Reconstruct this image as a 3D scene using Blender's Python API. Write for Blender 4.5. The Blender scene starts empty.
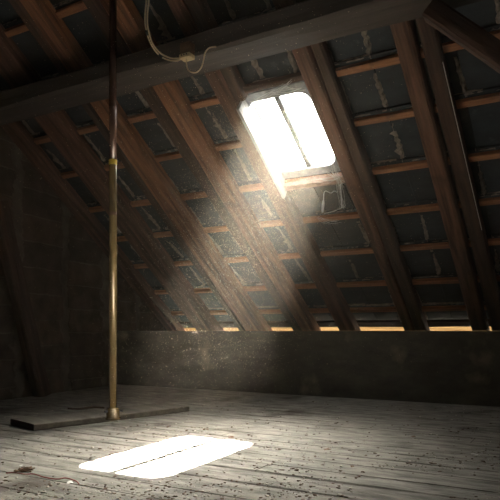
import bpy, bmesh, math, random
from mathutils import Vector, Matrix, noise

random.seed(7)
sc = bpy.context.scene
COL = sc.collection

# ------------------------------------------------------------------ camera
H = 0.60                                   # height of the lens above the boards
FPX, CX, HY = 584.0, 272.1, 331.0          # focal length in px (500 px frame), principal point
YAW = math.radians(28.77)
cam_d = bpy.data.cameras.new('camera')
cam = bpy.data.objects.new('camera', cam_d)
COL.objects.link(cam)
cam.location = (0, 0, H)
cam.rotation_euler = (math.pi / 2, 0, YAW)
cam_d.sensor_width = 36
cam_d.lens = FPX / 500 * 36
cam_d.shift_x = -(CX - 250) / 500
cam_d.shift_y = (HY - 250) / 500
cam_d.clip_start = 0.02
sc.camera = cam

# ------------------------------------------------------------------ light
SUN = Vector((0.0876, -0.8007, -1.0)).normalized()
w = bpy.data.worlds.new('sky')
sc.world = w
w.use_nodes = True
wn, wl_ = w.node_tree.nodes, w.node_tree.links
bg = wn['Background']
bg.inputs[1].default_value = 1.0
SKY_BASE, GLOW, GLOW_POW = 1.2, 520.0, 19.0           # pale hazy sky, brighter round the sun
geo = wn.new('ShaderNodeTexCoord')
dot = wn.new('ShaderNodeVectorMath')
dot.operation = 'DOT_PRODUCT'
dot.inputs[1].default_value = -SUN
wl_.new(geo.outputs['Generated'], dot.inputs[0])
mxx = wn.new('ShaderNodeMath')
mxx.operation = 'MAXIMUM'
mxx.inputs[1].default_value = 0.0
wl_.new(dot.outputs['Value'], mxx.inputs[0])
pw = wn.new('ShaderNodeMath')
pw.operation = 'POWER'
pw.inputs[1].default_value = GLOW_POW
wl_.new(mxx.outputs[0], pw.inputs[0])
sc1 = wn.new('ShaderNodeVectorMath')
sc1.operation = 'SCALE'
sc1.inputs[0].default_value = (GLOW * 1.0, GLOW * 0.94, GLOW * 0.83)
wl_.new(pw.outputs[0], sc1.inputs['Scale'])
ad1 = wn.new('ShaderNodeVectorMath')
ad1.operation = 'ADD'
ad1.inputs[1].default_value = (SKY_BASE * 0.80, SKY_BASE * 0.91, SKY_BASE * 1.0)
wl_.new(sc1.outputs[0], ad1.inputs[0])
wl_.new(ad1.outputs[0], bg.inputs[0])
sun_d = bpy.data.lights.new('sun', 'SUN')
sun_d.energy = 560
sun_d.angle = math.radians(0.22)
sun_d.color = (1.0, 0.95, 0.87)
sun = bpy.data.objects.new('sun', sun_d)
sun.rotation_euler = SUN.to_track_quat('-Z', 'Y').to_euler()
sun.location = (0, 8, 8)
COL.objects.link(sun)

sc.view_settings.view_transform = 'Standard'
sc.view_settings.look = 'None'
sc.view_settings.gamma = 1
sc.view_settings.use_curve_mapping = False
sc.view_settings.exposure = 0.0
try:
    sc.cycles.use_denoising = True
    sc.cycles.max_bounces = 8
    sc.cycles.volume_bounces = 1
    sc.cycles.transparent_max_bounces = 12
    sc.cycles.volume_step_rate = 0.35
    sc.cycles.sample_clamp_indirect = 6
except Exception:
    pass

# ------------------------------------------------------------------ the place
YR, YW = 6.176, 4.913                      # eave line of the roof, room face of the knee wall
PITCH = math.radians(33.62)
CP, SP = math.cos(PITCH), math.sin(PITCH)
NRM = Vector((0, SP, CP))                  # outward normal of the back slope
UPS = Vector((0, -CP, SP))                 # up the slope
Y_RIDGE = 1.2
S_RIDGE = (YR - Y_RIDGE) / CP
Z_RIDGE = H + S_RIDGE * SP
Y_FRONT, X_RIGHT = -3.6, 1.7
Z_FRONT = Z_RIDGE - (Y_RIDGE - Y_FRONT) * math.tan(PITCH)
RAF = 0.115                                 # how far the rafters' room side lies below the tiles

cF = Vector((-math.sin(YAW), math.cos(YAW), 0))
cR = Vector((math.cos(YAW), math.sin(YAW), 0))
CAM = Vector((0, 0, H))


def ray(x, y):
    return cR * (x - CX) + cF * FPX + Vector((0, 0, HY - y))


def on_floor(x, y, z=0.0):
    r = ray(x, y)
    return CAM + r * ((z - H) / r.z)


def on_y(x, y, yy):
    r = ray(x, y)
    return CAM + r * (yy / r.y)


def on_x(x, y, xx):
    r = ray(x, y)
    return CAM + r * (xx / r.x)


def on_roof(x, y, off=0.0):
    r = ray(x, y)
    p = Vector((0, YR, H)) + NRM * off
    return CAM + r * (NRM.dot(p - CAM) / NRM.dot(r))


def R(X, s, off=0.0):
    return Vector((X, YR, H)) + UPS * s + NRM * off


def s_of(p, off=0.0):
    return (p - Vector((0, YR, H)) - NRM * off).dot(UPS)


X_GABLE, SKEW = -4.845, 0.123              # the gable is a little out of square


def gx(y):
    return X_GABLE + SKEW * (YR - y)


def on_gable(x, y, d):
    r = ray(x, y)
    n = Vector((1, SKEW, 0))
    p = Vector((X_GABLE + d, YR, 0))
    return CAM + r * (n.dot(p - CAM) / n.dot(r))


# ------------------------------------------------------------------ materials


def mat(name, base, dark=None, rough=0.85, scale=(6, 6, 6), detail=8, bump=0.25, metal=0.0, spots=None, ramp=(0.3, 0.72), bscale=1.0, spec=0.3):
    m = bpy.data.materials.new(name)
    m.use_nodes = True
    nt = m.node_tree
    N, L = nt.nodes, nt.links
    b = N['Principled BSDF']
    b.inputs['Roughness'].default_value = rough
    b.inputs['Metallic'].default_value = metal
    b.inputs['Specular IOR Level'].default_value = spec
    tc = N.new('ShaderNodeTexCoord')
    mp = N.new('ShaderNodeMapping')
    mp.inputs['Scale'].default_value = scale
    L.new(tc.outputs['Object'], mp.inputs[0])
    nz = N.new('ShaderNodeTexNoise')
    nz.inputs['Scale'].default_value = 1.0
    nz.inputs['Detail'].default_value = detail
    nz.inputs['Roughness'].default_value = 0.65
    L.new(mp.outputs[0], nz.inputs['Vector'])
    cr = N.new('ShaderNodeValToRGB')
    cr.color_ramp.elements[0].position = ramp[0]
    cr.color_ramp.elements[1].position = ramp[1]
    dk = dark or tuple(c * 0.45 for c in base)
    cr.color_ramp.elements[0].color = (*dk, 1)
    cr.color_ramp.elements[1].color = (*base, 1)
    L.new(nz.outputs['Fac'], cr.inputs[0])
    col = cr.outputs[0]
    if spots:                              # spots = (colour, scale, threshold)
        n2 = N.new('ShaderNodeTexNoise')
        n2.inputs['Scale'].default_value = spots[1]
        n2.inputs['Detail'].default_value = 6
        L.new(tc.outputs['Object'], n2.inputs['Vector'])
        c2 = N.new('ShaderNodeValToRGB')
        c2.color_ramp.elements[0].position = spots[2]
        c2.color_ramp.elements[1].position = min(1, spots[2] + 0.12)
        L.new(n2.outputs['Fac'], c2.inputs[0])
        mx = N.new('ShaderNodeMix')
        mx.data_type = 'RGBA'
        L.new(c2.outputs[0], mx.inputs[0])
        L.new(col, mx.inputs[6])
        mx.inputs[7].default_value = (*spots[0], 1)
        col = mx.outputs[2]
    L.new(col, b.inputs['Base Color'])
    if bump:
        bp = N.new('ShaderNodeBump')
        bp.inputs['Strength'].default_value = bump
        bp.inputs['Distance'].default_value = 0.02 * bscale
        L.new(nz.outputs['Fac'], bp.inputs['Height'])
        L.new(bp.outputs[0], b.inputs['Normal'])
    return m


def brick_mat(name, base, dark, mortar, rot=(0, 0, 0), bw=0.24, bh=0.075):
    m = mat(name, base, dark, rough=0.95, scale=(9, 9, 9), bump=0)
    nt = m.node_tree
    N, L = nt.nodes, nt.links
    b = N['Principled BSDF']
    tc = N.new('ShaderNodeTexCoord')
    mp = N.new('ShaderNodeMapping')
    mp.inputs['Rotation'].default_value = rot
    L.new(tc.outputs['Object'], mp.inputs[0])
    br = N.new('ShaderNodeTexBrick')
    br.inputs['Scale'].default_value = 1
    br.inputs['Brick Width'].default_value = bw
    br.inputs['Row Height'].default_value = bh
    br.inputs['Mortar Size'].default_value = 0.008
    br.inputs['Mortar Smooth'].default_value = 0.4
    br.inputs['Color1'].default_value = (*base, 1)
    br.inputs['Color2'].default_value = (*dark, 1)
    br.inputs['Mortar'].default_value = (*mortar, 1)
    nz = N.new('ShaderNodeTexNoise')
    nz.inputs['Scale'].default_value = 7
    nz.inputs['Detail'].default_value = 8
    L.new(tc.outputs['Object'], nz.inputs['Vector'])
    ad = N.new('ShaderNodeMixRGB')
    ad.blend_type = 'ADD'
    ad.inputs[0].default_value = 0.03
    L.new(mp.outputs[0], ad.inputs[1])
    L.new(nz.outputs['Color'], ad.inputs[2])
    L.new(ad.outputs[0], br.inputs['Vector'])
    mu = N.new('ShaderNodeMixRGB')
    mu.blend_type = 'MULTIPLY'
    mu.inputs[0].default_value = 0.8
    cr = N.new('ShaderNodeValToRGB')
    cr.color_ramp.elements[0].position = 0.3
    cr.color_ramp.elements[1].position = 0.7
    cr.color_ramp.elements[0].color = (0.35, 0.35, 0.35, 1)
    cr.color_ramp.elements[1].color = (1.3, 1.3, 1.3, 1)
    L.new(nz.outputs['Fac'], cr.inputs[0])
    L.new(br.outputs['Color'], mu.inputs[1])
    L.new(cr.outputs[0], mu.inputs[2])
    L.new(mu.outputs[0], b.inputs['Base Color'])
    bp = N.new('ShaderNodeBump')
    bp.inputs['Strength'].default_value = 0.7
    bp.inputs['Distance'].default_value = 0.012
    mh = N.new('ShaderNodeMath')
    mh.operation = 'SUBTRACT'
    L.new(nz.outputs['Fac'], mh.inputs[0])
    L.new(br.outputs['Fac'], mh.inputs[1])
    L.new(mh.outputs[0], bp.inputs['Height'])
    L.new(bp.outputs[0], b.inputs['Normal'])
    return m


M = {}
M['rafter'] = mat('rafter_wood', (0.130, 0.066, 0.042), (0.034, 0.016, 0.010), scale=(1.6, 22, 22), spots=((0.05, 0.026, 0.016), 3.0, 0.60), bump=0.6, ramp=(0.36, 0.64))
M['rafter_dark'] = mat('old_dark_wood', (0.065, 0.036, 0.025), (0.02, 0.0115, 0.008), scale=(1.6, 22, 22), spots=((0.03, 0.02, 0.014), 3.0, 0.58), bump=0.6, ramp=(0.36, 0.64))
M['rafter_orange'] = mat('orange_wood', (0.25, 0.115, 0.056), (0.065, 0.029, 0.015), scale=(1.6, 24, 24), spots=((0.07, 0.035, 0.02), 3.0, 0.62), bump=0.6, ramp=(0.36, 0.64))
M['purlin'] = mat('purlin_wood', (0.060, 0.048, 0.040), (0.022, 0.018, 0.016), scale=(1.2, 16, 16), spots=((0.035, 0.030, 0.027), 2.0, 0.58), bump=0.4)
M['batten'] = mat('batten_wood', (0.33, 0.150, 0.072), (0.11, 0.048, 0.024), scale=(2.5, 30, 30), spots=((0.08, 0.045, 0.03), 4.0, 0.60))
M['tile'] = mat('roof_tile', (0.024, 0.031, 0.036), (0.010, 0.0135, 0.0165), scale=(5, 9, 9), spots=((0.065, 0.072, 0.072), 9.0, 0.66), bump=0.3)
M['mortar'] = mat('lime_mortar', (0.24, 0.205, 0.165), (0.075, 0.062, 0.05), scale=(28, 28, 28), bump=0.6)
M['brickmortar'] = mat('pink_mortar', (0.50, 0.33, 0.26), (0.22, 0.13, 0.10), scale=(25, 25, 25), bump=0.6)
M['white_board'] = mat('dusty_white_board', (0.44, 0.43, 0.41), (0.20, 0.19, 0.18), scale=(1.5, 26, 26))
M['floor'] = mat('dusty_boards', (0.250, 0.232, 0.203), (0.105, 0.096, 0.083), rough=0.9, scale=(5, 22, 22), detail=12, bump=0.6, spots=((0.068, 0.056, 0.045), 2.2, 0.57), ramp=(0.38, 0.60))
M['plank'] = mat('dusty_plank', (0.19, 0.168, 0.14), (0.075, 0.065, 0.055), rough=0.9, scale=(14, 2, 14), detail=10, bump=0.4)
M['soot'] = mat('soot_shadow', (0.04, 0.035, 0.03), bump=0.2)
M['iron'] = mat('zinc_frame', (0.36, 0.38, 0.39), (0.16, 0.17, 0.18), rough=0.55, scale=(18, 18, 18), bump=0.3, metal=0.2)
M['darkiron'] = mat('dark_iron', (0.06, 0.065, 0.075), (0.025, 0.026, 0.03), rough=0.5, scale=(30, 30, 30), bump=0.3, metal=0.4)
M['palemetal'] = mat('pale_metal', (0.75, 0.80, 0.85), (0.5, 0.55, 0.6), rough=0.4, scale=(20, 20, 20), bump=0.1, metal=0.1)
M['brass'] = mat('tarnished_pipe', (0.24, 0.160, 0.062), (0.07, 0.048, 0.024), rough=0.20, scale=(30, 30, 3), bump=0.08, metal=0.25, spots=((0.16, 0.14, 0.11), 6.0, 0.6), spec=0.95)
M['rust'] = mat('rusty_pipe', (0.15, 0.075, 0.055), (0.06, 0.030, 0.022), rough=0.22, scale=(30, 30, 5), bump=0.1, metal=0.1, spec=0.9)
M['yellow'] = mat('yellow_tape', (0.75, 0.55, 0.06), (0.35, 0.24, 0.03), rough=0.6, scale=(40, 40, 40), bump=0.1)
M['cable'] = mat('old_cable', (0.88, 0.72, 0.48), (0.60, 0.45, 0.28), rough=0.6, scale=(30, 30, 30), bump=0.1)
M['black'] = mat('black_sleeve', (0.02, 0.02, 0.02), rough=0.5, bump=0)
M['cream'] = mat('cream_plastic', (0.88, 0.70, 0.40), (0.62, 0.46, 0.24), rough=0.5, scale=(30, 30, 30), bump=0.1)
M['boxwood'] = mat('brown_box', (0.20, 0.115, 0.06), (0.08, 0.045, 0.026), scale=(5, 30, 30))
M['eave'] = mat('shaded_pine', (0.040, 0.025, 0.010), (0.024, 0.014, 0.0055), scale=(2, 30, 30), bump=0.2, spec=0.0)  # darkened well below bare wood to stand in for partial shade
M['web'] = mat('cobweb_silk', (0.80, 0.82, 0.82), (0.6, 0.62, 0.62), bump=0)
M['dust'] = mat('dust', (0.85, 0.72, 0.52), (0.7, 0.56, 0.38), bump=0)
M['crumb_dark'] = mat('dark_crumbs', (0.12, 0.075, 0.045), (0.04, 0.028, 0.02), scale=(20, 20, 20), bump=0)
M['crumb_pale'] = mat('pale_crumbs', (0.50, 0.46, 0.40), (0.28, 0.25, 0.21), scale=(20, 20, 20), bump=0)
M['leaf'] = mat('dry_leaf', (0.20, 0.11, 0.055), (0.07, 0.04, 0.025), scale=(30, 30, 30), bump=0.2)
M['red'] = mat('red_cord', (0.30, 0.085, 0.075), (0.16, 0.05, 0.045), scale=(60, 60, 60), bump=0.1)
M['paper'] = mat('pale_paper', (0.70, 0.68, 0.64), (0.5, 0.48, 0.45), scale=(15, 15, 15), bump=0.1)
M['brick_gable'] = brick_mat('sooty_brick', (0.085, 0.062, 0.045), (0.05, 0.038, 0.030), (0.09, 0.078, 0.06), rot=(math.pi / 2, 0, math.pi / 2))
M['brick_knee'] = mat('sooty_plaster', (0.060, 0.054, 0.040), (0.024, 0.021, 0.016), rough=0.95, scale=(4, 4, 7), detail=10, bump=0.5, spots=((0.12, 0.10, 0.07), 3.0, 0.62))

glass = bpy.data.materials.new('dusty_glass')
glass.use_nodes = True
nt = glass.node_tree
nt.nodes.clear()
o_ = nt.nodes.new('ShaderNodeOutputMaterial')
mx = nt.nodes.new('ShaderNodeMixShader')
mx.inputs[0].default_value = 0.08
tr = nt.nodes.new('ShaderNodeBsdfTransparent')
tr.inputs[0].default_value = (0.96, 0.98, 0.98, 1)
gl = nt.nodes.new('ShaderNodeBsdfTranslucent')
gl.inputs[0].default_value = (0.85, 0.9, 0.92, 1)
nt.links.new(tr.outputs[0], mx.inputs[1])
nt.links.new(gl.outputs[0], mx.inputs[2])
nt.links.new(mx.outputs[0], o_.inputs[0])
M['glass'] = glass

HAZE = 0.0102
haze = bpy.data.materials.new('hazy_air')
haze.use_nodes = True
nt = haze.node_tree
nt.nodes.clear()
o_ = nt.nodes.new('ShaderNodeOutputMaterial')
vs = nt.nodes.new('ShaderNodeVolumeScatter')
vs.inputs['Color'].default_value = (1.0, 0.86, 0.70, 1)
vs.inputs['Anisotropy'].default_value = 0.75
hg = nt.nodes.new('ShaderNodeNewGeometry')          # beam's fading towards the floor put into the density, thinner low down
hs = nt.nodes.new('ShaderNodeSeparateXYZ')
nt.links.new(hg.outputs['Position'], hs.inputs[0])
hm = nt.nodes.new('ShaderNodeMapRange')
hm.inputs['From Min'].default_value = 0.0
hm.inputs['From Max'].default_value = 1.7
hm.inputs['To Min'].default_value = HAZE * 0.05
hm.inputs['To Max'].default_value = HAZE * 1.0
nt.links.new(hs.outputs['Z'], hm.inputs['Value'])
nt.links.new(hm.outputs[0], vs.inputs['Density'])
nt.links.new(vs.outputs[0], o_.inputs['Volume'])
M['haze'] = haze

# ------------------------------------------------------------------ helpers
ORIGIN = {}


def obj(name, bm, m, parent=None, smooth=False, base=None):
    """link a bmesh given in world coordinates as one mesh object, its origin at base"""
    me = bpy.data.meshes.new(name)
    wb = Vector(base) if base is not None else (ORIGIN[parent] if parent is not None else Vector((0, 0, 0)))
    bmesh.ops.translate(bm, verts=bm.verts, vec=-wb)
    bmesh.ops.recalc_face_normals(bm, faces=bm.faces)
    bm.to_mesh(me)
    bm.free()
    if smooth:
        for p in me.polygons:
            p.use_smooth = True
    me.materials.append(M[m])
    o = bpy.data.objects.new(name, me)
    COL.objects.link(o)
    if parent is not None:
        o.parent = parent
        o.location = wb - ORIGIN[parent]
    else:
        o.location = wb
    ORIGIN[o] = wb
    return o


def tag(o, label=None, cat=None, group=None, kind=None):
    if label:
        o['label'] = label
    if cat:
        o['category'] = cat
    if group:
        o['group'] = group
    if kind:
        o['kind'] = kind
    return o


def thing(name, loc, label, cat, group=None):
    o = bpy.data.objects.new(name, None)
    COL.objects.link(o)
    o.location = loc
    o.empty_display_size = 0.1
    ORIGIN[o] = Vector(loc)
    return tag(o, label, cat, group)


def struct(name, bm, m):
    return tag(obj(name, bm, m), kind='structure')


def quad(bm, pts):
    return bm.faces.new([bm.verts.new(p) for p in pts])


def hexa(bm, a, b):
    """a, b: two matching quads"""
    va = [bm.verts.new(p) for p in a]
    vb = [bm.verts.new(p) for p in b]
    bm.faces.new(va)
    bm.faces.new(vb[::-1])
    for i in range(4):
        j = (i + 1) % 4
        bm.faces.new([va[i], vb[i], vb[j], va[j]])


def box(bm, x0, x1, y0, y1, z0, z1):
    hexa(bm, [(x0, y0, z0), (x1, y0, z0), (x1, y1, z0), (x0, y1, z0)], [(x0, y0, z1), (x1, y0, z1), (x1, y1, z1), (x0, y1, z1)])


def slab(bm, X0, X1, s0, s1, o0, o1):
    hexa(bm, [R(X0, s0, o0), R(X1, s0, o0), R(X1, s1, o0), R(X0, s1, o0)], [R(X0, s0, o1), R(X1, s0, o1), R(X1, s1, o1), R(X0, s1, o1)])


def tube(bm, pts, r, n=8, closed_ends=True):
    pts = [Vector(p) for p in pts]
    rings = []
    for i, p in enumerate(pts):
        a = pts[max(0, i - 1)]
        b = pts[min(len(pts) - 1, i + 1)]
        t = (b - a).normalized()
        u = t.cross(Vector((0.13, 0.31, 0.94)))
        if u.length < 1e-4:
            u = t.cross(Vector((1, 0, 0)))
        u.normalize()
        v = t.cross(u)
        rr = r[i] if isinstance(r, (list, tuple)) else r
        rings.append([bm.verts.new(p + (u * math.cos(2 * math.pi * k / n) + v * math.sin(2 * math.pi * k / n)) * rr) for k in range(n)])
    for i in range(len(rings) - 1):
        for k in range(n):
            bm.faces.new([rings[i][k], rings[i][(k + 1) % n], rings[i + 1][(k + 1) % n], rings[i + 1][k]])
    if closed_ends:
        bm.faces.new(rings[0][::-1])
        bm.faces.new(rings[-1])


def smooth_path(pts, n=6):
    pts = [Vector(p) for p in pts]
    out = []
    for i in range(len(pts) - 1):
        p0, p1, p2, p3 = pts[max(0, i - 1)], pts[i], pts[i + 1], pts[min(len(pts) - 1, i + 2)]
        for k in range(n):
            t = k / n
            out.append(0.5 * ((2 * p1) + (p2 - p0) * t + (2 * p0 - 5 * p1 + 4 * p2 - p3) * t * t + (3 * p1 - p0 - 3 * p2 + p3) * t ** 3))
    out.append(pts[-1])
    return out


def lathe(bm, c, prof, n=20):
    rings = [[bm.verts.new((c[0] + r * math.cos(2 * math.pi * k / n), c[1] + r * math.sin(2 * math.pi * k / n), z)) for k in range(n)] for r, z in prof]
    for i in range(len(rings) - 1):
        for k in range(n):
            bm.faces.new([rings[i][k], rings[i][(k + 1) % n], rings[i + 1][(k + 1) % n], rings[i + 1][k]])
    bm.faces.new(rings[0][::-1])
    bm.faces.new(rings[-1])


def beam(name, p0, p1, nrm, w0, w1, d, m, label, cat, group=None, wob=0.006, seg=0.12, cham=0.012, mname=None, kind=None, cut0=None):
    """a hewn timber from p0 to p1; nrm points out of its back; w = width, d = depth; local x runs along it"""
    p0, p1 = Vector(p0), Vector(p1)
    ln = (p1 - p0).length
    ax = (p1 - p0).normalized()
    az = (Vector(nrm) - ax * ax.dot(Vector(nrm))).normalized()
    ay = az.cross(ax)
    n = max(2, int(ln / seg))
    sd = random.uniform(0, 100)
    bm = bmesh.new()
    rings = []
    for i in range(n + 1):
        t = i / n
        x = t * ln
        wd = (w0 + (w1 - w0) * t) / 2
        hd = d / 2
        c = cham
        prof = [(-wd + c, -hd), (-wd * .33, -hd), (wd * .33, -hd), (wd - c, -hd), (wd, -hd + c), (wd, 0), (wd, hd - c), (wd - c, hd), (0, hd), (-wd + c, hd), (-wd, hd - c), (-wd, 0), (-wd, -hd + c)]
        ring = []
        for k, (yy, zz) in enumerate(prof):
            q = Vector((x * 2.2 + sd, yy * 9 + k * 0.37, zz * 9))
            nv = noise.noise_vector(q)
            lf = noise.noise_vector(Vector((x * 0.7 + sd, 3.1, 0.2)))
            xx = x
            if cut0 and i == 0:
                xx = (cut0 - p0.z - yy * ay.z - zz * az.z) / ax.z
            ring.append(bm.verts.new((xx, yy + nv.y * wob + lf.y * wob, zz + (0 if cut0 and i == 0 else nv.z * wob * (1 if zz < hd * .9 else 0.2)))))
        rings.append(ring)
    K = len(rings[0])
    for i in range(n):
        for k in range(K):
            bm.faces.new([rings[i][k], rings[i][(k + 1) % K], rings[i + 1][(k + 1) % K], rings[i + 1][k]])
    bm.faces.new(rings[0][::-1])
    bm.faces.new(rings[-1])
    bmesh.ops.recalc_face_normals(bm, faces=bm.faces)
    me = bpy.data.meshes.new(name)
    bm.to_mesh(me)
    bm.free()
    me.materials.append(M[m])
    o = bpy.data.objects.new(name, me)
    COL.objects.link(o)
    rot = Matrix((ax, ay, az)).transposed().to_4x4()
    o.matrix_world = Matrix.Translation(p0) @ rot
    ORIGIN[o] = p0
    return tag(o, label, cat, group, kind)


# ------------------------------------------------------------------ hatch rectangle in the roof
HX0, HX1 = -2.235, -1.735                  # across the slope
HS0, HS1 = 2.345, 3.015                    # up the slope
REC = 0.055                                # depth of the reveal
SH_X0, SH_X1, SH_S0, SH_S1 = HX0 - 0.07, HX1 + 0.07, HS0 - 0.07, HS1 + 0.07   # outside of the iron frame

# ------------------------------------------------------------------ floor
bm = bmesh.new()
seams = [Y_FRONT]
fixed = sorted([on_floor(212, 465).y, on_floor(224, 480).y, on_floor(160, 466).y, on_floor(420, 467).y])
y = Y_FRONT
bw = [0.155, 0.17, 0.16, 0.18, 0.15]
anchor = on_floor(212, 465).y
ys = [anchor]
k = 0
while ys[-1] < YW + 0.05:
    ys.append(ys[-1] + bw[k % 5] * (1.0 + 0.1 * random.uniform(-1, 1)))
    k += 1
lo = [anchor, on_floor(224, 480).y]
while lo[-1] > Y_FRONT:
    lo.append(lo[-1] - bw[k % 5] * (1.0 + 0.1 * random.uniform(-1, 1)))
    k += 1
ys = sorted(set(lo[1:] + ys))
for i in range(len(ys) - 1):
    y0, y1 = ys[i], ys[i + 1]
    cuts = [X_GABLE - 0.02]
    x = X_GABLE + random.uniform(0.8, 3.0)
    while x < X_RIGHT - 0.5:
        cuts.append(x)
        x += random.uniform(1.8, 3.2)
    cuts.append(X_RIGHT + 0.02)
    for j in range(len(cuts) - 1):
        x0, x1 = cuts[j] + 0.002, cuts[j + 1] - 0.002
        op = 1.0 if random.random() < 0.34 else 0.08      # most gaps are packed with dust
        if min(abs(y0 - anchor), abs(y0 - on_floor(224, 480).y)) < 1e-4:
            op = 1.0
        g0, g1 = (random.uniform(0.001, 0.006) if op < 1 or abs(y0 - anchor) > 1e-4 else 0.009) * op, 0.0008
        n = max(2, int((x1 - x0) / 0.15))
        dz0 = random.uniform(-0.0015, 0.0)
        tl = random.uniform(-0.0015, 0.0015)
        sd = random.uniform(0, 99)
        prev = None
        for q in range(n + 1):
            xx = x0 + (x1 - x0) * q / n
            e0 = noise.noise(Vector((xx * 2.5, sd, 0))) * 0.006
            e1 = noise.noise(Vector((xx * 2.5, sd, 7))) * 0.006
            ring = [bm.verts.new(p) for p in ((xx, y0 + g0 + e0, -0.045), (xx, y0 + g0 + e0, dz0 - 0.006 * op - tl), (xx, y0 + g0 + e0 + 0.008 * op, dz0 - tl), (xx, y1 - g1 + e1 - 0.008 * op, dz0 + tl), (xx, y1 - g1 + e1, dz0 - 0.006 * op + tl), (xx, y1 - g1 + e1, -0.045))]
            if prev:
                for a in range(5):
                    bm.faces.new([prev[a], prev[a + 1], ring[a + 1], ring[a]])
            prev = ring
box(bm, X_GABLE - 0.05, X_RIGHT + 0.05, Y_FRONT - 0.05, YW + 0.05, -0.14, -0.09)
struct('floor', bm, 'floor')

# ------------------------------------------------------------------ walls
bm = bmesh.new()
nx = 60
grid = []
for i in range(nx + 1):
    X = X_GABLE - 0.3 + (X_RIGHT + 0.6 - X_GABLE) * i / nx
    col = []
    for j in range(9):
        z = -0.1 + (H + 0.002 + 0.1) * j / 8
        d = noise.noise(Vector((X * 3, z * 5, 2.2))) * 0.014
        col.append(bm.verts.new((X, YW + d, z)))
    col.append(bm.verts.new((X, YR + 0.12, H + 0.002)))
    col.append(bm.verts.new((X, YR + 0.12, -0.1)))
    grid.append(col)
for i in range(nx):
    for j in range(10):
        bm.faces.new([grid[i][j], grid[i + 1][j], grid[i + 1][j + 1], grid[i][j + 1]])
struct('wall_back', bm, 'brick_knee')

EDGE = [(Y_FRONT, -0.1), (Y_FRONT, Z_FRONT), (Y_RIDGE, Z_RIDGE + 0.1), (YR + 0.1, H), (YR + 0.1, -0.1)]
for nm, xa, xb in (('wall_left', X_GABLE, X_GABLE - 0.25), ('wall_right', X_RIGHT, X_RIGHT + 0.25)):
    bm = bmesh.new()
    sk = SKEW if nm == 'wall_left' else 0
    a = [bm.verts.new((xa + sk * (YR - p[0]), p[0], p[1])) for p in EDGE]
    b = [bm.verts.new((xb, p[0], p[1])) for p in EDGE]
    bm.faces.new(a)
    bm.faces.new(b[::-1])
    for i in range(5):
        j = (i + 1) % 5
        bm.faces.new([a[i], b[i], b[j], a[j]])
    struct(nm, bm, 'brick_gable')
bm = bmesh.new()
box(bm, X_GABLE - 0.2, X_RIGHT + 0.2, Y_FRONT - 0.25, Y_FRONT, -0.1, Z_FRONT + 0.1)
struct('wall_front', bm, 'brick_knee')

# ------------------------------------------------------------------ battens' places (up the slope), then the tiles
BS = []
for (px, py) in ((400, 64), (400, 120), (402, 172), (410, 214), (420, 251), (430, 285), (440, 312)):
    BS.append(s_of(on_roof(px, py, -0.045), -0.045))
BS = sorted(BS)
step = (BS[-1] - BS[0]) / (len(BS) - 1)
while BS[-1] + step < S_RIDGE - 0.1:
    BS.append(BS[-1] + step)
BS_END = 0.04                             # lower end of the lowest tile row


def minus(rect, hole):
    x0, x1, s0, s1 = rect
    a0, a1, b0, b1 = hole
    if x1 <= a0 or x0 >= a1 or s1 <= b0 or s0 >= b1:
        return [rect]
    out = []
    if s0 < b0:
        out.append((x0, x1, s0, b0))
    if s1 > b1:
        out.append((x0, x1, b1, s1))
    m0, m1 = max(s0, b0), min(s1, b1)
    if x0 < a0:
        out.append((x0, a0, m0, m1))
    if x1 > a1:
        out.append((a1, x1, m0, m1))
    return out


HOLE = (SH_X0 + 0.02, SH_X1 - 0.02, SH_S0 + 0.02, SH_S1 - 0.02)
XL, XRT = X_GABLE - 0.02, X_RIGHT + 0.02
TW = 0.262
bm = bmesh.new()
rows = [BS_END] + [b + 0.02 for b in BS[1:]] + [S_RIDGE + 0.1]
TX0 = -1.245 - 20 * TW                     # a joint falls in the middle of the bay right of the hatch
joints = []
for r in range(len(rows) - 1):
    s0, s1 = rows[r], rows[r + 1] + 0.05
    x = TX0
    while x < XRT:
        a, b = max(XL, x + 0.003), min(XRT, x + TW - 0.003)
        if b - a > 0.02:
            t = [random.uniform(-0.005, 0.005) for _ in range(4)]
            for (c0, c1, d0, d1) in minus((a, b, s0, s1), HOLE):
                def off(X, s):
                    u = (X - a) / (b - a)
                    v = (s - s0) / (s1 - s0)
                    return 0.040 * (1 - v) + 0.008 * v + (t[0] * (1 - u) + t[1] * u) * (1 - v) + (t[2] * (1 - u) + t[3] * u) * v
                q = [(c0, d0), (c1, d0), (c1, d1), (c0, d1)]
                hexa(bm, [R(X, s, off(X, s)) for X, s in q], [R(X, s, off(X, s) + 0.016) for X, s in q])
        if XL < x < XRT:
            joints.append((x, s0, s1))
        x += TW
for (a, b, c, d) in minus((XL - 0.2, XRT + 0.2, BS_END, S_RIDGE + 0.12), HOLE):
    slab(bm, a, b, c, d, 0.078, 0.10)  # backing sheet added behind the tiles to stop sun leaking in
ceiling = struct('ceiling', bm, 'tile')

# other slope of the roof, behind the camera
FN = Vector((0, -SP, CP))
FD = Vector((0, -CP, -SP))
P_R = Vector((0, Y_RIDGE, Z_RIDGE))


def F(X, t, off=0.0):
    return P_R + Vector((X, 0, 0)) + FD * t + FN * off


bm = bmesh.new()
T_END = (Y_RIDGE - Y_FRONT) / CP + 0.3
a, b, c, d = XL - 0.2, XRT + 0.2, -0.05, T_END
hexa(bm, [F(a, c), F(b, c), F(b, d), F(a, d)], [F(a, c, 0.06), F(b, c, 0.06), F(b, d, 0.06), F(a, d, 0.06)])
fs = obj('tile_field', bm, 'tile', ceiling)


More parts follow.
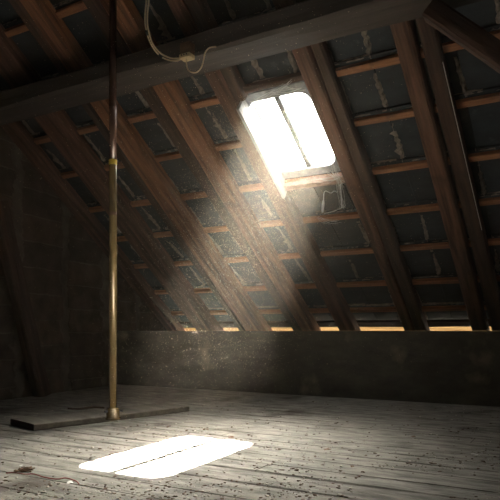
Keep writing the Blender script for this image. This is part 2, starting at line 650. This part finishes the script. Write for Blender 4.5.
def portal(name, c, zdir, sx, sy, xdir):
    ld = bpy.data.lights.new(name, 'AREA')
    ld.shape = 'RECTANGLE'
    ld.size, ld.size_y = sx, sy
    ld.cycles.is_portal = True
    lo_ = bpy.data.objects.new(name, ld)
    z = -Vector(zdir).normalized()
    xx = Vector(xdir).normalized()
    yy = z.cross(xx)
    lo_.matrix_world = Matrix.Translation(c) @ Matrix((xx, yy, z)).transposed().to_4x4()
    COL.objects.link(lo_)


portal('daylight_skylight', R((HX0 + HX1) / 2, (HS0 + HS1) / 2, 0.09), -NRM, HX1 - HX0 + 0.1, HS1 - HS0 + 0.1, (1, 0, 0))

# mortar daubed along the joints and over the battens
bm = bmesh.new()


def daub(a, b, side, w, skip=0.0, lift=0.014, seg=0.022, off=0.03):
    """ragged ridge of mortar from a to b, given in (X, s)"""
    n = max(3, int(math.hypot(b[0] - a[0], b[1] - a[1]) / seg))
    prev = None
    sd = random.uniform(0, 99)
    for i in range(n + 1):
        t = i / n
        X, s = a[0] + (b[0] - a[0]) * t, a[1] + (b[1] - a[1]) * t
        v = noise.noise(Vector((t * n * 0.12, sd, 0))) * 0.5 + 0.5
        if v < skip:
            prev = None
            continue
        wl = w * (0.35 + 0.9 * random.random() * v)
        wr = w * (0.35 + 0.9 * random.random() * v)
        lf = lift * (0.5 + random.random())
        if random.random() < 0.06:
            wl *= 2.4
        ring = [bm.verts.new(R(X - side[0] * wl, s - side[1] * wl, off)), bm.verts.new(R(X - side[0] * wl * .4, s - side[1] * wl * .4, off - lf)),
                bm.verts.new(R(X + side[0] * wr * .4, s + side[1] * wr * .4, off - lf * random.uniform(.6, 1.1))), bm.verts.new(R(X + side[0] * wr, s + side[1] * wr, off))]
        if prev:
            for k in range(3):
                bm.faces.new([prev[k], prev[k + 1], ring[k + 1], ring[k]])
        prev = ring


def inhole(X, s, mg=0.0):
    return HOLE[0] - mg < X < HOLE[1] + mg and HOLE[2] - mg < s < HOLE[3] + mg


for (X, s0, s1) in joints:
    if s0 > 4.2 or X > 0.3 or inhole(X, (s0 + s1) / 2, 0.03) or inhole(X, s0, 0.03) or inhole(X, s1, 0.03):
        continue
    if random.random() < 0.8:
        daub((X + random.uniform(-.01, .01), s0 + random.uniform(0.02, 0.06)), (X + random.uniform(-.02, .02), s1 - random.uniform(0.06, 0.2)), (1, 0), 0.030, skip=0.24, lift=0.014)
for b in BS:
    if b > 4.3:
        continue
    x = XL + 0.05
    while x < 0.4:
        ln = random.uniform(0.15, 0.6)
        if not (inhole(x, b + 0.05, 0.05) or inhole(x + ln, b + 0.05, 0.05) or inhole(x + ln / 2, b + 0.05, 0.05)):
            daub((x, b + 0.055 + random.uniform(-.01, .01)), (x + ln, b + 0.06 + random.uniform(-.012, .012)), (0, 1), 0.020, skip=0.25, lift=0.014, off=0.022)
        x += ln + random.uniform(0.0, 0.12)
obj('mortar', bm, 'mortar', ceiling)['label'] = 'crumbly pale mortar along the tile joints'

# eave board outside, lit by the sun through the gap below the lowest tiles
bm = bmesh.new()
hexa(bm, [(XL, YR + 0.0, H - 0.03), (XRT, YR + 0.0, H - 0.03), (XRT, YR + 0.36, H + 0.35), (XL, YR + 0.36, H + 0.35)],
     [(XL, YR + 0.012, H - 0.06), (XRT, YR + 0.012, H - 0.06), (XRT, YR + 0.385, H + 0.32), (XL, YR + 0.385, H + 0.32)])
struct('trim_1', bm, 'eave')

# ------------------------------------------------------------------ rafters
RG = 'rafters of the back roof slope'


def rafter(edge, off, d, m, label, wob=0.005, s_top=None, s_bot=0.30, over=None):
    """edge: (left x, right x, y) at two heights, all on the room side of the timber"""
    (l0, r0, y0), (l1, r1, y1) = edge           # upper, lower
    pu = [on_roof(l0, y0, -off), on_roof(r0, y0, -off)]
    pl = [on_roof(l1, y1, -off), on_roof(r1, y1, -off)]
    su = (s_of(pu[0], -off) + s_of(pu[1], -off)) / 2
    sl = (s_of(pl[0], -off) + s_of(pl[1], -off)) / 2
    xu = (pu[0].x + pu[1].x) / 2
    xl_ = (pl[0].x + pl[1].x) / 2
    wu, wl = pu[1].x - pu[0].x, pl[1].x - pl[0].x
    wm = (wu + wl) / 2
    st = s_top or 5.3
    f = lambda s: xl_ + (xu - xl_) * (s - sl) / (su - sl)
    print('rafter', label[:30], 'x', round(xl_, 3), round(xu, 3), 's', round(sl, 2), round(su, 2), 'w', round(wl, 3), round(wu, 3))
    g = lambda s: max(0.45 * wm, min(1.6 * wm, wl + (wu - wl) * (s - sl) / (su - sl)))
    return beam('rafter', R(f(s_bot), s_bot, -off + d / 2), R(f(st), st, -off + d / 2), NRM, g(s_bot), g(st), d, m, label, 'rafter', RG, wob=wob, cut0=(H + 0.003 if s_bot < 0.5 else None))


rafter(((5, 18, 133), (164, 176, 328)), RAF, 0.11, 'rafter', 'thin brown rafter lowest at the left, just before the dark brick gable')
rafter(((34, 60, 120), (194, 215, 328)), RAF, 0.115, 'rafter', 'broad brown rafter crossing behind the pole, second from the brick gable')
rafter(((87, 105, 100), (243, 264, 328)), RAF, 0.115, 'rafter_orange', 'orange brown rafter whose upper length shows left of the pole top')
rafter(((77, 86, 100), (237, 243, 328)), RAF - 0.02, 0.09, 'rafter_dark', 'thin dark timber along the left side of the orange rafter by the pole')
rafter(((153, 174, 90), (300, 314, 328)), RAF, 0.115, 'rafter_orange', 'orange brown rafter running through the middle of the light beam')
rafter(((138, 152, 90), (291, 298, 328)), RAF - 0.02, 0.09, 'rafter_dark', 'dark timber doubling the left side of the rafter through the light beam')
rafter(((204, 220, 75), (337, 354, 328)), RAF, 0.115, 'rafter', 'brown rafter along the left side of the skylight')
rafter(((290, 308, 47), (403, 413, 328)), RAF, 0.115, 'rafter', 'reddish rafter along the right side of the skylight')
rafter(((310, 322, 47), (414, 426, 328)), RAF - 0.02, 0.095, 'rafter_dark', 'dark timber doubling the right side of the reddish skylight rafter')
rafter(((388, 408, 20), (471, 487, 328)), RAF, 0.115, 'rafter', 'broad reddish rafter under the right end of the purlin')
r7 = rafter(((415, 433, 20), (491, 506, 328)), RAF - 0.005, 0.10, 'rafter_dark', 'dark rafter with a thin pale edge line, furthest right of all')
bm = bmesh.new()
tube(bm, [on_roof(433 + (y_ - 20) * 0.2325, y_, -RAF + 0.003) for y_ in range(62, 232, 12)], 0.0028, 5)  # thin pale tube along the timber's right edge
pe = obj('edge_line', bm, 'paper')
pe.parent = r7
pe.matrix_parent_inverse = r7.matrix_world.inverted()
pe['label'] = 'thin pale line along the edge of the rafter'
rafter(((221, 234, 75), (236, 248, 105)), RAF - 0.015, 0.095, 'rafter_dark', 'short dark timber above the skylight beside the rafter on its left', s_bot=SH_S1 + 0.02)

# ------------------------------------------------------------------ battens
BG = 'roof battens'
ordn = ['lowest', 'second', 'third', 'fourth', 'fifth', 'sixth', 'seventh', 'eighth', 'ninth', 'tenth']
for i, b in enumerate(BS):
    if b > 4.6:
        break
    z = b + 0.022
    XB = gx(R(0, z).y) + 0.012
    if SH_S0 - 0.03 < z < SH_S1 + 0.03:
        for (xa, xb, where) in ((XB, SH_X0 - 0.08, 'left'), (SH_X1 + 0.08, 1.2, 'right')):
            beam('roof_batten', R(xa, z, -0.018), R(xb, z, -0.018), NRM, 0.048, 0.048, 0.038, 'batten',
                 f'{ordn[i]} orange roof batten up from the eave, the piece {where} of the skylight', 'batten', BG, wob=0.004, cham=0.004)
    else:
        beam('roof_batten', R(XB, z, -0.018), R(1.2, z, -0.018), NRM, 0.048, 0.048, 0.038, 'batten',
             f'{ordn[i]} orange roof batten counted up from the glowing eave', 'batten', BG, wob=0.004, cham=0.004)

beam('eave_batten', R(XL + 0.02, 0.150, -0.004), R(1.2, 0.150, -0.004), NRM, 0.10, 0.10, 0.030, 'rafter_dark', 'dark wide batten just above the glowing eave gap', 'batten', wob=0.004, cham=0.004)

# ------------------------------------------------------------------ purlin
def tz(px, py):
    r = ray(px, py)
    return r.z / r.y


t1, t2, t3 = tz(180, 36), tz(180, 59), tz(180, 81)
# the top back arris touches the rafters: solve for the front face's distance
best = None
for i in range(2000):
    y0 = 1.8 + i * 0.001
    za, zb = H + t1 * y0, H + t2 * y0
    y1 = (zb - H) / t3
    # rafters' room side at y1
    zr = H + (YR - y1) * SP / CP - RAF / CP
    e = abs(zr - za)
    if best is None or e < best[0]:
        best = (e, y0, y1, zb, za)
_, PY0, PY1, PZ0, PZ1 = best
print('purlin', best)
PZ1 -= 0.004
PYC, PZC = (PY0 + PY1) / 2, (PZ0 + PZ1) / 2
purlin = beam('purlin', (gx(PYC) + 0.03, PYC, PZC), (X_RIGHT - 0.01, PYC, PZC), (0, 0, 1), PY1 - PY0, PY1 - PY0, PZ1 - PZ0, 'purlin',
              'heavy hewn horizontal beam carrying the rafters across the top', 'beam', wob=0.010, cham=0.02)

# brace from the purlin down to the right
b0, b1 = on_y(428, 8, PYC), on_y(500, 57, PYC)
dirb = (b1 - b0).normalized()
t = (X_RIGHT - 0.03 - b0.x) / dirb.x
beam('timber_brace', b0 + dirb * 0.02, b0 + dirb * min(t, 3), (0, 1, 0), 0.105, 0.105, 0.10, 'rafter_dark', 'diagonal brown brace running down to the right from the beam in the top right corner', 'brace', wob=0.005)

# leaning timber against the gable
g0, g1 = on_gable(-4, 195, 0.075), on_gable(40, 386, 0.075)
dg = (g1 - g0).normalized()
t0_ = (0.002 - g0.z) / dg.z
beam('leaning_post', g0 + dg * 0.05, g0 + dg * t0_, (-1, 0, 0), 0.13, 0.14, 0.11, 'rafter_dark', 'dark timber leaning along the brick gable at far left', 'post', wob=0.008)

# ------------------------------------------------------------------ skylight
sky = thing('skylight', R((HX0 + HX1) / 2, HS0, 0.0), 'small iron roof window with rounded corners and one glazing bar, blazing with daylight', 'roof window')


def rrect(x0, x1, s0, s1, rad, n=6):
    pts = []
    for (cx, cs, a0) in ((x1 - rad, s1 - rad, 0), (x0 + rad, s1 - rad, 90), (x0 + rad, s0 + rad, 180), (x1 - rad, s0 + rad, 270)):
        for k in range(n + 1):
            a = math.radians(a0 + 90 * k / n)
            pts.append((cx + rad * math.cos(a), cs + rad * math.sin(a)))
    return pts


inner = rrect(HX0, HX1, HS0, HS1, 0.085)
outer = rrect(SH_X0, SH_X1, SH_S0, SH_S1, 0.012)
bm = bmesh.new()
loops = []
for pts, o in ((outer, 0.012), (outer, -0.004), (inner, -0.004), (inner, REC), (rrect(HX0 - .02, HX1 + .02, HS0 - .02, HS1 + .02, 0.10), REC), (rrect(HX0 - .02, HX1 + .02, HS0 - .02, HS1 + .02, 0.10), 0.012)):
    loops.append([bm.verts.new(R(X, s, o)) for X, s in pts])
for a in range(len(loops)):
    A, B = loops[a], loops[(a + 1) % len(loops)]
    for k in range(len(A)):
        bm.faces.new([A[k], A[(k + 1) % len(A)], B[(k + 1) % len(A)], B[k]])
obj('frame', bm, 'iron', sky)
bm = bmesh.new()
bm.faces.new([bm.verts.new(R(X, s, REC - 0.008)) for X, s in inner])
obj('glass_pane', bm, 'glass', sky)
bm = bmesh.new()
xm = (HX0 + HX1) / 2 - 0.005
slab(bm, xm - 0.020, xm + 0.020, HS0, HS1, REC - 0.036, REC - 0.010)
bar = obj('glazing_bar', bm, 'darkiron', sky)
bm = bmesh.new()
slab(bm, xm - 0.048, xm - 0.040, HS0, HS0 + 0.40, REC - 0.028, REC - 0.014)
obj('sash_rail', bm, 'darkiron', sky)
bar['label'] = 'dark rusty glazing bar down the middle'
bm = bmesh.new()
slab(bm, HX0 + 0.030, HX0 + 0.042, HS0 + 0.30, HS1 - 0.06, REC - 0.026, REC - 0.012)
obj('sash_rail', bm, 'darkiron', sky)
# opener hanging below the sash
a = on_roof(336, 190, -0.03)
pts = [on_roof(337, 192, -0.02), on_roof(334, 191, -0.045), on_roof(331, 193, -0.05), on_roof(326, 191, -0.05), on_roof(324, 193, -0.05), on_roof(323.5, 200, -0.05)]
bm = bmesh.new()
tube(bm, smooth_path(pts, 4), 0.0045, 6)
st = obj('stay', bm, 'palemetal', sky, smooth=True)
st['label'] = 'pale bent metal stay'
bm = bmesh.new()
tube(bm, smooth_path([on_roof(323.5, 200, -0.05), on_roof(323, 206, -0.05), on_roof(322.5, 212, -0.05)], 4), [0.006, 0.009, 0.011, 0.012, 0.012, 0.012, 0.011, 0.010, 0.008], 8)
obj('grip', bm, 'palemetal', st, smooth=True)
bm = bmesh.new()
tube(bm, smooth_path([on_roof(340, 178, -0.02), on_roof(341, 192, -0.04), on_roof(342, 208, -0.04)], 4), 0.004, 6)
obj('stay_arm', bm, 'palemetal', sky, smooth=True)

# white lining board on the left of the skylight, and the trimmers over and under it
p0, p1 = on_roof(237, 108, -0.12), on_roof(283, 197, -0.12)
lx0, ls0 = p0.x, s_of(p0, -0.12)
lx1, ls1 = p1.x, s_of(p1, -0.12)
beam('lining_board', R(lx1 + 0.012, ls1, -0.072), R(lx0 + 0.012, ls0, -0.072), NRM, 0.024, 0.024, 0.135, 'white_board', 'pale dusty board lining the left side of the skylight', 'board', wob=0.003, cham=0.003)
xr5 = lx1 + 0.03
beam('trimmer', R(SH_X0 + 0.01, SH_S0 - 0.045, -0.038), R(SH_X1 + 0.03, SH_S0 - 0.045, -0.038), NRM, 0.07, 0.07, 0.060, 'brickmortar', 'short pinkish mortar covered timber directly under the skylight', 'trimmer', wob=0.012, seg=0.03)
beam('trimmer', R(SH_X0 + 0.03, SH_S1 + 0.06, -0.036), R(SH_X1 + 0.0, SH_S1 + 0.06, -0.036), NRM, 0.05, 0.05, 0.055, 'rafter_dark', 'short dark cobwebbed timber directly above the skylight', 'trimmer', wob=0.007, seg=0.03)

# ------------------------------------------------------------------ pole
TH = 0.038
pb = on_floor(113, 419.3, TH)
PX, PYY = pb.x, pb.y
ztop = H + (YR - PYY) * SP / CP - RAF / CP - 0.004
zband = on_y(113, 162, PYY).z
pole = thing('metal_pole', (PX, PYY, TH + 0.001), 'tall slim upright metal pole, rusty above and brassy below, standing on the floor plank', 'pole')
bm = bmesh.new()
lathe(bm, (PX, PYY), [(0.0245, TH + 0.005), (0.0245, zband - 0.006), (0.0245, zband)], 20)
obj('lower_pipe', bm, 'brass', pole, smooth=True)['label'] = 'shiny brassy lower length of the pole'
bm = bmesh.new()
lathe(bm, (PX, PYY), [(0.023, zband), (0.023, zband + 0.4), (0.023, ztop)], 20)
up = obj('upper_pipe', bm, 'rust', pole, smooth=True)
up['label'] = 'dark rusty upper length of the pole'
bm = bmesh.new()
lathe(bm, (PX, PYY), [(0.0245, zband - 0.020), (0.0265, zband - 0.016), (0.0265, zband + 0.010), (0.0245, zband + 0.014)], 20)
obj('tape_band', bm, 'yellow', pole, smooth=True)['label'] = 'yellow band round the pole'
for zz in (on_y(113, 107, PYY).z, on_y(113, 214, PYY).z):
    bm = bmesh.new()
    lathe(bm, (PX, PYY), [(0.024, zz - 0.012), (0.0262, zz - 0.008), (0.0262, zz + 0.008), (0.024, zz + 0.012)], 20)
    obj('collar', bm, 'rust', pole, smooth=True)
bm = bmesh.new()
lathe(bm, (PX, PYY), [(r_, z_ + TH + 0.001) for r_, z_ in [(0.047, 0.0), (0.048, 0.01), (0.043, 0.012), (0.043, 0.050), (0.046, 0.052), (0.046, 0.062), (0.036, 0.064), (0.036, 0.072), (0.028, 0.073)]], 20)
base_p = obj('base_socket', bm, 'brass', pole)
for a in (0.4, 2.5, 4.6):
    bm = bmesh.new()
    tube(bm, [(PX + 0.04 * math.cos(a), PYY + 0.04 * math.sin(a), TH + 0.056), (PX + 0.064 * math.cos(a), PYY + 0.064 * math.sin(a), TH + 0.056)], 0.008, 6)
    obj('clamp_screw', bm, 'darkiron', base_p)

# ------------------------------------------------------------------ plank on the floor
fl, fr, br = on_floor(5.5, 419, TH), on_floor(34, 424.6, TH), on_floor(190, 406.5, TH)
ax = Vector((br.x - fr.x, br.y - fr.y, 0))
L_ = ax.length
ax.normalize()
sd_ = Vector((ax.y, -ax.x, 0))
wdt = abs((fl - fr).dot(sd_))
ctr0 = Vector((fr.x, fr.y, 0)) - sd_ * wdt / 2
print('plank', L_, wdt, fr, br)
dpole = (Vector((PX, PYY, 0)) - ctr0).dot(-sd_)
print('pole off plank centre', dpole)
plank = beam('floor_plank', ctr0 + Vector((0, 0, 0.001 + TH / 2)), ctr0 + ax * L_ + Vector((0, 0, 0.001 + TH / 2)), (0, 0, 1), wdt, wdt * .95, TH, 'plank',
             'loose thick grey plank lying on the floorboards under the pole', 'plank', wob=0.004, cham=0.005)

# ------------------------------------------------------------------ junction box and cables
jb = on_y(188, 52, PY0 - 0.025)
jx, jy, jz = jb.x, PY0, jb.z
jbox = thing('junction_box', (jx, jy, jz - 0.04), 'small brown junction box with a cream connector on the front of the beam', 'junction box')
bm = bmesh.new()
box(bm, jx - 0.040, jx + 0.036, jy - 0.058, jy - 0.001, jz - 0.022, jz + 0.05)
bmesh.ops.bevel(bm, geom=bm.edges[:], offset=0.004, segments=1, affect='EDGES')
obj('body', bm, 'boxwood', jbox)
bm = bmesh.new()
box(bm, jx - 0.040, jx + 0.040, jy - 0.066, jy - 0.006, jz - 0.050, jz - 0.0225)
bmesh.ops.bevel(bm, geom=bm.edges[:], offset=0.004, segments=1, affect='EDGES')
tb = obj('connector_block', bm, 'cream', jbox)
tb['label'] = 'cream connector block under the box'
for dx in (-0.018, 0.0, 0.018):
    bm = bmesh.new()
    tube(bm, [(jx + dx, jy - 0.062, jz - 0.032), (jx + dx, jy - 0.067, jz - 0.032)], 0.005, 8)
    obj('screw', bm, 'darkiron', tb)

cy = jy - 0.035
for k, (dx, lab) in enumerate(((0, 'outer strand of the pale cable pair sagging from the roof to the junction box'), (1, 'inner strand of the pale cable pair sagging from the roof to the junction box'))):
    o = dx * 2.2
    path = [on_roof(150, -22, -0.10), on_roof(147 + o, -4, -0.19), on_y(145 + o, 20, cy - 0.16), on_y(147.5 + o, 35, cy - 0.10), on_y(152 + o, 46, cy - 0.05), on_y(159 + o, 55 - o * .6, cy - 0.02), on_y(168 + o, 60 - o * .9, cy), on_y(177 + o * .5, 60.5 - o * .9, cy), Vector((jx - 0.035, cy, jz - 0.034))]
    path = smooth_path(path, 5)
    bm = bmesh.new()
    tube(bm, path, 0.0052, 7)
    c = tag(obj('cable', bm, 'cable', smooth=True), lab, 'cable', 'wiring at the beam')
    if k == 0:
        for i0, i1 in ((13, 15), (25, 27)):
            bm = bmesh.new()
            tube(bm, path[i0:i1 + 1], 0.0085, 7)
            obj('sleeve', bm, 'black', c, smooth=True)['label'] = 'black sleeve round the cable'
path = [Vector((jx + 0.0, cy - 0.01, jz - 0.045)), on_y(187, 67, cy), on_y(190, 71.5, cy), on_y(196, 72.5, cy), on_y(201, 68, cy), on_y(203.5, 60, cy), on_y(205, 53, cy), on_y(209, 48, cy + 0.015), on_y(216, 46.5, PY0 - 0.008)]
bm = bmesh.new()
tube(bm, smooth_path(path, 5), 0.0042, 7)
tag(obj('cable', bm, 'cable', smooth=True), 'short pale cable looping under the beam from the right of the junction box', 'cable', 'wiring at the beam')

# ------------------------------------------------------------------ cobwebs
def web(name, label, seeds, n, sag=0.03, r=0.0009, spread=0.05):
    bm = bmesh.new()
    for _ in range(n):
        (a, b) = random.choice(seeds)
        p = Vector(a) + Vector([random.gauss(0, spread) for _ in range(3)]) * 0.6
        q = Vector(b) + Vector([random.gauss(0, spread) for _ in range(3)]) * 0.6
        m_ = (p + q) / 2 + Vector((random.gauss(0, .012), random.gauss(0, .012), -sag * random.random()))
        tube(bm, smooth_path([p, m_, q], 5), r * random.uniform(.5, 1.5), 3, False)
    return tag(obj(name, bm, 'web'), label, 'cobweb', None, 'stuff')


O1 = -0.06
web('cobweb', 'dusty cobwebs sagging along the top edge of the skylight', [(on_roof(250, 103, O1), on_roof(275, 92, O1)), (on_roof(272, 93, O1), on_roof(300, 88, O1)), (on_roof(262, 98, O1), on_roof(292, 80, O1)), (on_roof(246, 112, O1), on_roof(262, 98, O1)), (on_roof(285, 86, O1), on_roof(305, 92, O1))], 26, spread=0.016)
web('cobweb', 'cobwebs hanging at the lower right corner of the skylight', [(on_roof(333, 162, O1), on_roof(342, 186, O1)), (on_roof(330, 172, O1), on_roof(344, 182, O1)), (on_roof(338, 178, O1), on_roof(343, 208, O1)), (on_roof(318, 180, O1), on_roof(340, 176, O1)), (on_roof(326, 214, O1), on_roof(345, 205, O1)), (on_roof(320, 218, O1), on_roof(338, 222, O1))], 46, spread=0.022)
web('cobweb', 'cobwebs along the lower left corner of the skylight lining', [(on_roof(268, 150, O1), on_roof(285, 197, O1)), (on_roof(273, 165, O1), on_roof(300, 166, O1)), (on_roof(278, 190, O1), on_roof(290, 198, O1)), (on_roof(262, 130, O1), on_roof(276, 175, O1))], 34, spread=0.018)

# ------------------------------------------------------------------ small things on the floor
def crumbs(name, label, n, m, rmin, rmax, flat, keep):
    bm = bmesh.new()
    for _ in range(n):
        for _t in range(20):
            px, py = random.uniform(-30, 530), 400 + 105 * random.random() ** 0.8
            p = on_floor(px, py)
            if p.y < YW - 0.05 and p.x > gx(p.y) + 0.05 and keep(p):
                break
        r = rmin + (rmax - rmin) * random.random() ** 4
        mt = Matrix.Translation(p + Vector((0, 0, r * flat * 0.4))) @ Matrix.Rotation(random.uniform(0, 6.3), 4, 'Z') @ Matrix.Diagonal((r * random.uniform(.7, 1.9), r, r * flat, 1))
        res = bmesh.ops.create_icosphere(bm, subdivisions=1, radius=1.0, matrix=mt)
        for v in res['verts']:
            v.co += Vector([random.uniform(-.25, .25) * r for _ in range(3)]) * 0.8
            v.co.z = max(v.co.z, -0.004)
    return tag(obj(name, bm, m), label, 'debris', None, 'stuff')


def off_plank(p):
    q = Vector((p.x, p.y, 0)) - ctr0
    return not (0 <= q.dot(ax) <= L_ and abs(q.dot(sd_)) < wdt / 2 + 0.01)


def clumpy(p):
    return off_plank(p) and noise.noise(Vector((p.x * 2.3, p.y * 2.3, 1.7))) > random.uniform(-0.45, 0.35)


crumbs('dirt_crumbs', 'dark crumbs of bark and leaf littering the floorboards', 3600, 'crumb_dark', 0.0010, 0.0080, 0.35, clumpy)
crumbs('mortar_crumbs', 'pale crumbs of fallen mortar scattered over the floorboards', 1500, 'crumb_pale', 0.0010, 0.008, 0.5, clumpy)


def leaf_piece(bm, c, r, tilt=0.5):
    n = 7
    rot = Matrix.Rotation(random.uniform(0, 6.3), 3, 'Z') @ Matrix.Rotation(random.uniform(-tilt, tilt), 3, 'X')
    ring = []
    for k in range(n):
        a = 2 * math.pi * k / n
        q = Vector((math.cos(a) * r * random.uniform(.8, 1.5), math.sin(a) * r * random.uniform(.4, .7), random.uniform(-.1, .35) * r))
        q = rot @ q
        ring.append(Vector(c) + q)
    zmin = min(q.z for q in ring)
    for q in ring:
        q.z += max(0, 0.001 - zmin)
    cen = sum(ring, Vector()) / n + Vector((0, 0, r * 0.12))
    vt = [bm.verts.new(q) for q in ring]
    vb = [bm.verts.new(q + Vector((0, 0, 0.0015))) for q in ring]
    ct, cb = bm.verts.new(cen), bm.verts.new(cen + Vector((0, 0, 0.0015)))
    for k in range(n):
        j = (k + 1) % n
        bm.faces.new([vt[j], vt[k], ct])
        bm.faces.new([vb[k], vb[j], cb])
        bm.faces.new([vt[k], vt[j], vb[j], vb[k]])


c = on_floor(24, 471)
bm = bmesh.new()
for _ in range(34):
    leaf_piece(bm, c + Vector((random.gauss(0, .022), random.gauss(0, .018), abs(random.gauss(0, .006)))), random.uniform(.006, .014), 0.9)
tag(obj('leaf_clump', bm, 'leaf', base=c), 'dark clump of dry leaves on the floor at lower left', 'leaves')
for (px, py, r, lab) in ((327, 450, .018, 'curled dry leaf lying right of the bright light patch'), (352, 467, .012, 'small dark leaf scrap on the boards low at centre right'), (413, 437, .014, 'curled brown leaf on the open boards towards the right'), (231, 438, .015, 'dry leaf just behind the right end of the bright light patch'), (206, 430, .016, 'flat dry leaf behind the middle of the bright light patch')):
    c = on_floor(px, py)
    bm = bmesh.new()
    leaf_piece(bm, c, r, 0.35)
    leaf_piece(bm, c + Vector((r * .5, r * .3, 0.002)), r * .6, 0.5)
    tag(obj('dry_leaf', bm, 'leaf', base=c), lab, 'leaf', 'dry leaves on the floor')
for (px, py, r, lab) in ((475, 455, .015, 'white paper scrap on the boards at far right'), (70, 484, .014, 'white scrap beside the end of the red cord'), (21, 466, .014, 'pale scrap against the clump of dry leaves')):
    c = on_floor(px, py)
    bm = bmesh.new()
    leaf_piece(bm, c, r, 0.3)
    tag(obj('paper_scrap', bm, 'paper', base=c), lab, 'scrap', 'pale scraps on the floor')
pts = [on_floor(px, py, 0.004) for px, py in ((6, 473), (14, 472.5), (24, 474), (34, 474), (44, 477), (56, 479), (66, 478), (76, 481), (79, 484))]
bm = bmesh.new()
tube(bm, smooth_path(pts, 5), 0.0024, 6)
tag(obj('red_cord', bm, 'red', smooth=True), 'thin red cord lying across the boards at lower left', 'cord')
pts = [on_floor(px, py, 0.008) for px, py in ((70, 413.5), (82, 414), (94, 412.5), (106, 413))]
# dry stick behind the plank
bm = bmesh.new()
tube(bm, smooth_path([on_floor(px, py, 0.009) for px, py in ((68, 408.5), (80, 408.8), (92, 407.2), (104, 407.6))], 4), 0.007, 6)
tag(obj('stick', bm, 'crumb_dark', smooth=True), 'thin dark stick on the floor left of the pole foot', 'stick')

# ------------------------------------------------------------------ dust in the air
bm = bmesh.new()
TET = [Vector((1, 1, 1)), Vector((1, -1, -1)), Vector((-1, 1, -1)), Vector((-1, -1, 1))]
cnt = 0
hc = R((HX0 + HX1) / 2, (HS0 + HS1) / 2)
while cnt < 32000:
    p = Vector((random.uniform(-3.2, -1.0), random.uniform(1.9, 4.85), random.uniform(0.02, 2.5)))
    if NRM.dot(p - R(0, 0, -RAF - 0.03)) > 0:
        continue
    # beam's light shaped by packing specks along its path, fewer low down
    tt = (p.z - hc.z) / SUN.z
    q = hc + SUN * tt
    dist = max(abs(p.x - q.x) / 0.32, abs(p.y - q.y) / 0.60)
    if random.random() > 0.02 + 0.55 * p.z:
        continue
    if dist > 1.1 and random.random() > 0.03:
        continue
    r = (0.0007 + 0.0013 * random.random() ** 5) * (0.75 + 0.3 * min(1.5, p.z))
    rt = Matrix.Rotation(random.uniform(0, 6.3), 3, 'X') @ Matrix.Rotation(random.uniform(0, 6.3), 3, 'Z')
    v = [bm.verts.new(p + rt @ (t_ * r * 0.6)) for t_ in TET]
    for f_ in ((0, 1, 2), (0, 3, 1), (0, 2, 3), (1, 3, 2)):
        bm.faces.new([v[i] for i in f_])
    cnt += 1
tag(obj('dust', bm, 'dust'), 'fine dust specks floating in the slanting light beam', 'dust', None, 'stuff')

# ------------------------------------------------------------------ hazy air filling the attic
bm = bmesh.new()
prof = [(Y_FRONT + 0.02, -0.01), (YW - 0.03, -0.01), (YW - 0.03, H), (YR - 0.15, H), (Y_RIDGE, Z_RIDGE - 0.04), (Y_FRONT + 0.02, Z_FRONT - 0.03)]
a = [bm.verts.new((gx(p[0]) + 0.01, p[0], p[1])) for p in prof]
b = [bm.verts.new((X_RIGHT - 0.01, p[0], p[1])) for p in prof]
bm.faces.new(a)
bm.faces.new(b[::-1])
for i in range(len(prof)):
    j = (i + 1) % len(prof)
    bm.faces.new([a[i], b[i], b[j], a[j]])
tag(obj('haze', bm, 'haze'), 'thin dusty haze filling the attic air', 'haze', None, 'stuff')
